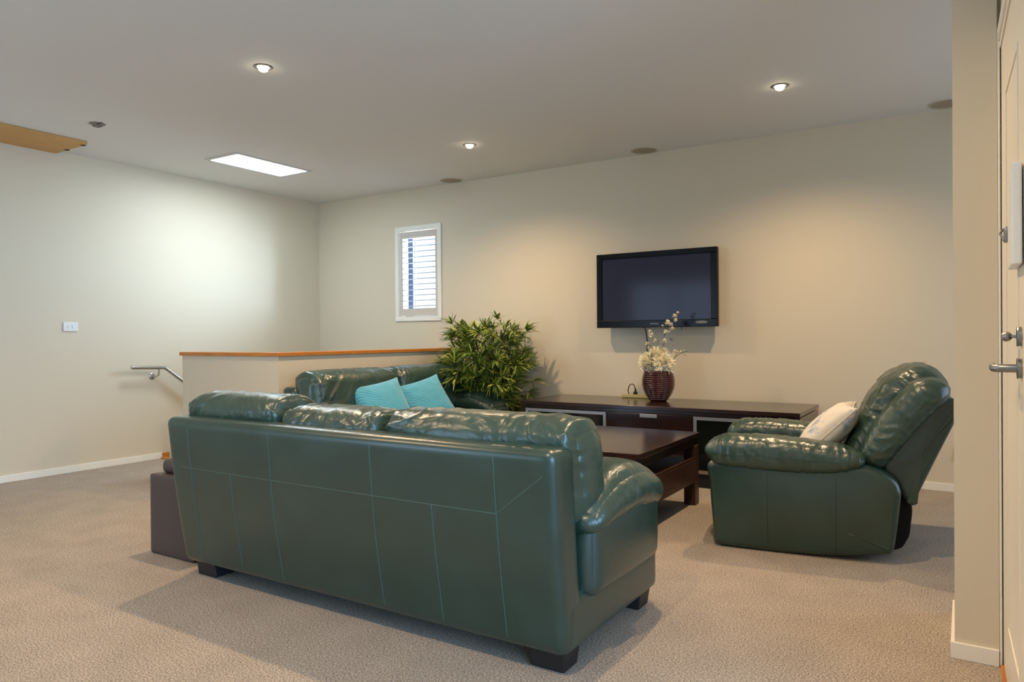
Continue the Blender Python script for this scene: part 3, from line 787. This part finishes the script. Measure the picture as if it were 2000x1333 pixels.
for k, (w) in enumerate((7, 7, 9, 7, 7, 8, 7)):      # small raised maker's mark
    x = lx0+k*.0105
    q.box(x, x+.0022, -.0135, -.012, -H2+.026, -H2+.034)
    if k % 2 == 0: q.box(x, x+.008, -.0135, -.012, -H2+.032, -H2+.034); q.box(x, x+.008, -.0135, -.012, -H2+.026, -H2+.028)
    else: q.box(x+.0055, x+.0077, -.0135, -.012, -H2+.026, -H2+.034); q.box(x, x+.0077, -.0135, -.012, -H2+.029, -H2+.031)
q.build('maker_mark', ALU, tv)
q = MB(); q.lathe([(.05, -.0128), (.05, -.012)][::-1], (.40, 0, -H2+.037), 28, 'y')
for i, v in enumerate(q.v): q.v[i] = (v[0], v[1], -H2+.037+(v[2]+H2-.037)*.22)
q.build('sticker', mat('pale_sticker', (120, 112, 108), .4), tv)
cb = MB(); cb.tube([(-.125, .06, -H2+.02), (-.122, .11, -H2-.03), (-.116, .125, -H2-.12), (-.122, .126, -H2-.25), (-.118, .126, -H2-.42), (-.13, .12, -H2-.62)], .0045, 8)
cb.build('cable', BLK, tv, smooth=True)
cb = MB(); cb.tube([(.21, .06, -H2+.02), (.21, .06, -H2-.025)], .003, 6); cb.build('cable', BLK, tv)

# vase
VX, VY = -2.085, 5.50
vs_ = thing('ribbed_vase', 'reddish brown ribbed vase standing on the dark cabinet', 'vase', (VX, VY, .577))
prof = [(.060, 0), (.066, .004)]
N = 14
def vr(t): return .068+.050*math.sin(PI*(t*.86+.04))**.9+.028*t
for k in range(N):
    for j in range(6):
        t = (k+j/6)/N; prof.append((vr(t)-.010*(1-abs(math.sin(PI*j/6)))+.001, .008+t*.235))
prof += [(vr(1), .246), (vr(1)-.008, .246), (vr(1)-.012, .20), (.06, .03), (.002, .03)]
q = MB(); q.lathe(prof, (0, 0, 0), 56, captop=True); q.build('body', mat('glazed_brown_red', (70, 26, 20), .22, coat=.5, nscale=6, namt=.2), vs_, smooth='all')

def petal(mb, base, d, L, w, curl=.3, up_=None):
    d = Vector(d).normalized(); up_ = Vector((0, 0, 1)) if up_ is None else Vector(up_)
    s = d.cross(up_); s = s.normalized() if s.length > .01 else Vector((1, 0, 0)); n_ = s.cross(d)
    vs = []; base = Vector(base)
    for i, (t, ww) in enumerate(((0, .25), (.35, .9), (.7, 1), (1, .15))):
        c_ = base+d*L*t+n_*curl*L*t*t
        vs += [c_-s*w*ww/2, c_+n_*w*.12*ww, c_+s*w*ww/2]
    fs = []
    for i in range(3):
        for j in range(2): a = i*3+j; fs.append((a, a+1, a+4, a+3))
    mb.add(vs, fs)
MUM = mat('cream_petals', (248, 240, 212), .7); STEMG = mat('flower_stem', (70, 78, 42), .6); LEAFD = mat('dark_leaf', (52, 66, 34), .55)
def mum(x, y, z, r, lab, ax, seed):
    rnd = random.Random(seed)
    t = thing('chrysanthemum', lab, 'flower', (x, y, z), 0, 'cream chrysanthemums in the vase')
    q = MB(); ax = Vector(ax).normalized()
    for k in range(460):
        th_ = math.acos(1-rnd.random()*1.75); ph = rnd.random()*2*PI
        d = Vector((math.sin(th_)*math.cos(ph), math.sin(th_)*math.sin(ph), math.cos(th_)))
        d = ax.to_track_quat('Z', 'Y') @ d
        L = r*(.75+.3*rnd.random()); petal(q, d*r*.12, d, L, r*.20, .18*(rnd.random()-.2), ax)
    c0 = r*.62
    q.lathe([(max(.001, c0*math.sin(PI*i_/10)), -c0*math.cos(PI*i_/10)) for i_ in range(11)], (0, 0, 0), 16)
    q.build('petals', MUM, t)
    q = MB(); q.tube([(0, 0, 0), tuple(Vector((VX, VY, .72))-Vector((x, y, z)))], .003, 6); q.build('stem', STEMG, t)
mum(VX-.060, VY-.02, .885, .088, 'large cream chrysanthemum at the left of the bunch in the ribbed vase', (-.5, -.6, .6), 1)
mum(VX+.055, VY-.03, .88, .088, 'large cream chrysanthemum at the right of the bunch in the ribbed vase', (.5, -.6, .55), 2)
mum(VX+.005, VY+.005, .93, .088, 'large cream chrysanthemum topping the bunch in the ribbed vase', (0, -.4, .9), 3)
def sprig(tips, blooms, lab, seed, leaves=()):
    rnd = random.Random(seed); t = thing('blossom_sprig', lab, 'flower', (VX, VY, .73), 0, 'white blossom sprigs in the vase')
    q = MB()
    for path in tips: q.tube([(p[0], p[1], p[2]) for p in path], .0022, 6)
    q.build('stem', STEMG, t)
    q = MB()
    for (x, y, z, r) in blooms:
        for k in range(26):
            d = Vector((rnd.uniform(-1, 1), rnd.uniform(-1, 1), rnd.uniform(-.5, 1))).normalized()
            petal(q, (x, y, z), d, r*(.8+.4*rnd.random()), r*.8, .2)
    q.build('blossoms', MUM, t)
    if leaves:
        q = MB()
        for (x, y, z, dx, dz) in leaves: petal(q, (x, y, z), (dx, -.1, dz), .05, .018, -.2)
        q.build('leaves', LEAFD, t)
sprig([[(0, 0, 0), (.02, 0, .2), (.05, 0, .36), (.09, 0, .46), (.15, 0, .53)], [(.05, 0, .36), (.06, 0, .40), (.07, 0, .43)]],
      [(.145, -.01, .525, .022), (.15, -.01, .495, .02), (.165, 0, .55, .015), (.085, -.01, .475, .025), (.11, -.01, .455, .024), (.125, -.01, .425, .022), (.07, -.01, .40, .022), (.09, 0, .40, .018), (.04, 0, .45, .012)],
      'tall white blossom sprig rising across the television from the vase', 4, [(.06, 0, .43, .3, .6), (.055, 0, .40, -.8, .3), (.09, 0, .36, .6, -.4), (.12, 0, .45, .8, .2), (.10, 0, .35, .9, .1), (.04, 0, .42, -.6, .7)])
sprig([[(0, 0, 0), (-.02, 0, .2), (-.04, 0, .30), (-.055, 0, .38), (-.07, 0, .42)], [(-.02, 0, .2), (-.07, 0, .30)], [(-.01, 0, .2), (.0, 0, .34)], [(.01, 0, .2), (.06, 0, .33)]],
      [(-.055, -.01, .375, .025), (-.07, 0, .405, .018), (-.085, -.01, .305, .020), (-.08, 0, .275, .016), (-.02, -.01, .33, .022), (.06, -.01, .325, .024), (.04, 0, .32, .016), (-.06, 0, .25, .022)],
      'short white blossom sprig on the left of the flower bunch', 5, [(-.10, 0, .23, -.8, .2), (.0, 0, .26, .8, .2), (.03, 0, .27, -.5, .4)])
sprig([[(.03, 0, .05), (.09, 0, .14), (.14, 0, .20), (.19, 0, .235), (.235, 0, .25)], [(.12, 0, .17), (.15, 0, .22), (.17, 0, .25)]],
      [(.14, -.01, .245, .018), (.165, -.01, .24, .014), (.19, 0, .245, .014), (.215, 0, .25, .012)],
      'sideways budding sprig reaching right out of the vase', 6, [(.10, 0, .17, 1, .1), (.12, 0, .15, .3, -1), (.10, 0, .12, .5, -1), (.21, 0, .24, 1, .3), (.19, 0, .22, 1, .1)])

# ================================================================== BAMBOO
BX, BYY = -3.70, 5.42
bt = thing('potted_bamboo', 'leafy green artificial bamboo plant in the corner behind the two-seat sofa', 'plant', (BX, BYY, 0))
q = MB(); q.lathe([(.11, 0), (.14, .02), (.165, .26), (.17, .28), (.155, .28), (.15, .24), (.002, .24)], (0, 0, 0), 36); q.build('pot', mat('black_pot', (34, 30, 28), .5), bt, smooth=True)
rnd = random.Random(11)
GR = [mat('bamboo_leaf_mid', (128, 146, 54), .5), mat('bamboo_leaf_light', (186, 194, 82), .5), mat('bamboo_leaf_dark', (78, 98, 42), .5)]
CANE = mat('dark_cane', (46, 38, 30), .6)
lf = MB(); tips = []
def leaf(mb, base, d, L, w):
    d = Vector(d).normalized(); s = d.cross(Vector((rnd.uniform(-.4, .4), rnd.uniform(-.4, .4), 1))); s = s.normalized() if s.length > .05 else Vector((1, 0, 0)); n_ = s.cross(d); base = Vector(base)
    vs = []
    for t, ww in ((0, .12), (.25, .85), (.55, .9), (.8, .5), (1, .02)):
        c_ = base+d*L*t-Vector((0, 0, 1))*L*.28*t*t
        vs += [c_-s*w*ww/2, c_+n_*w*.10*ww, c_+s*w*ww/2]
    fs = []
    for i in range(4):
        for j in range(2): a = i*3+j; fs.append((a, a+1, a+4, a+3))
    mb.add(vs, fs)
def clump(p, out, sc=1.0):
    for k in range(rnd.randint(7, 10)):
        d = Vector(out)+Vector((rnd.uniform(-.85, .85), rnd.uniform(-.85, .85), rnd.uniform(-.55, .75)))
        lf.mi = rnd.choices((0, 1, 2), (5, 3, 3))[0]
        leaf(lf, p, d, sc*rnd.uniform(.10, .17), sc*rnd.uniform(.013, .020))
nst = 15
for i in range(nst):
    a = 2*PI*i/nst*1.0+rnd.uniform(-.2, .2); r0 = rnd.uniform(.02, .09); H_ = rnd.uniform(.95, 1.20)
    ro = rnd.uniform(.06, .26); x0, y0 = r0*math.cos(a), r0*math.sin(a)
    ox, oy = ro*math.cos(a), min(.2, ro*math.sin(a))
    pts = []
    for k in range(9):
        t = k/8; pts.append(Vector((x0+ox*t**1.6, y0+oy*t**1.6, .22+(H_-.22)*t)))
    q = MB(); q.tube(pts, [.009-.005*k/8 for k in range(9)], 7); q.build('cane', CANE, bt, smooth='all')
    br = MB()
    for b in range(15):
        t = .10+.9*(b+rnd.random())/15; k = min(7, int(t*8)); p = pts[k].lerp(pts[k+1], t*8-k)
        ph = a+rnd.uniform(-1.9, 1.9); L = rnd.uniform(.12, .38)*(1 if t < .8 else .62)
        q_ = p+Vector((math.cos(ph)*L, math.sin(ph)*L, rnd.uniform(.0, .15)))
        lim = BY-.06-BYY
        if q_.y > lim: q_.y = lim-rnd.uniform(0, .1)
        if q_.x < -.33: q_.x = -.33-rnd.uniform(-.08, .05)
        if q_.x > .36: q_.x = .36+rnd.uniform(-.08, .05)
        if q_.z < .62 and q_.y < -.12 : q_.z += .30
        br.tube([p, p.lerp(q_, .5)+Vector((0, 0, .02)), q_], [.0028, .002, .0014], 5)
        dr = (q_-p).normalized()
        clump(q_, dr*.9+Vector((0, -.1, .1))); clump(q_, dr*1.2+Vector((0, -.1, .1)), 1.1); clump(p.lerp(q_, .6), dr*.6, .85)
    br.build('branch', CANE, bt)
    clump(pts[-1], (ox*2, oy*2, .9))
# keep leaves in front of the wall
for i, v in enumerate(lf.v):
    if v[0] < -.52: lf.v[i] = (-.52, v[1], v[2])
for i, v in enumerate(lf.v):
    if v[1] > BY-.012-BYY: lf.v[i] = (v[0], BY-.012-BYY, v[2])
    elif v[1] > BY-.05-BYY: pass
lf.build('foliage', GR, bt)
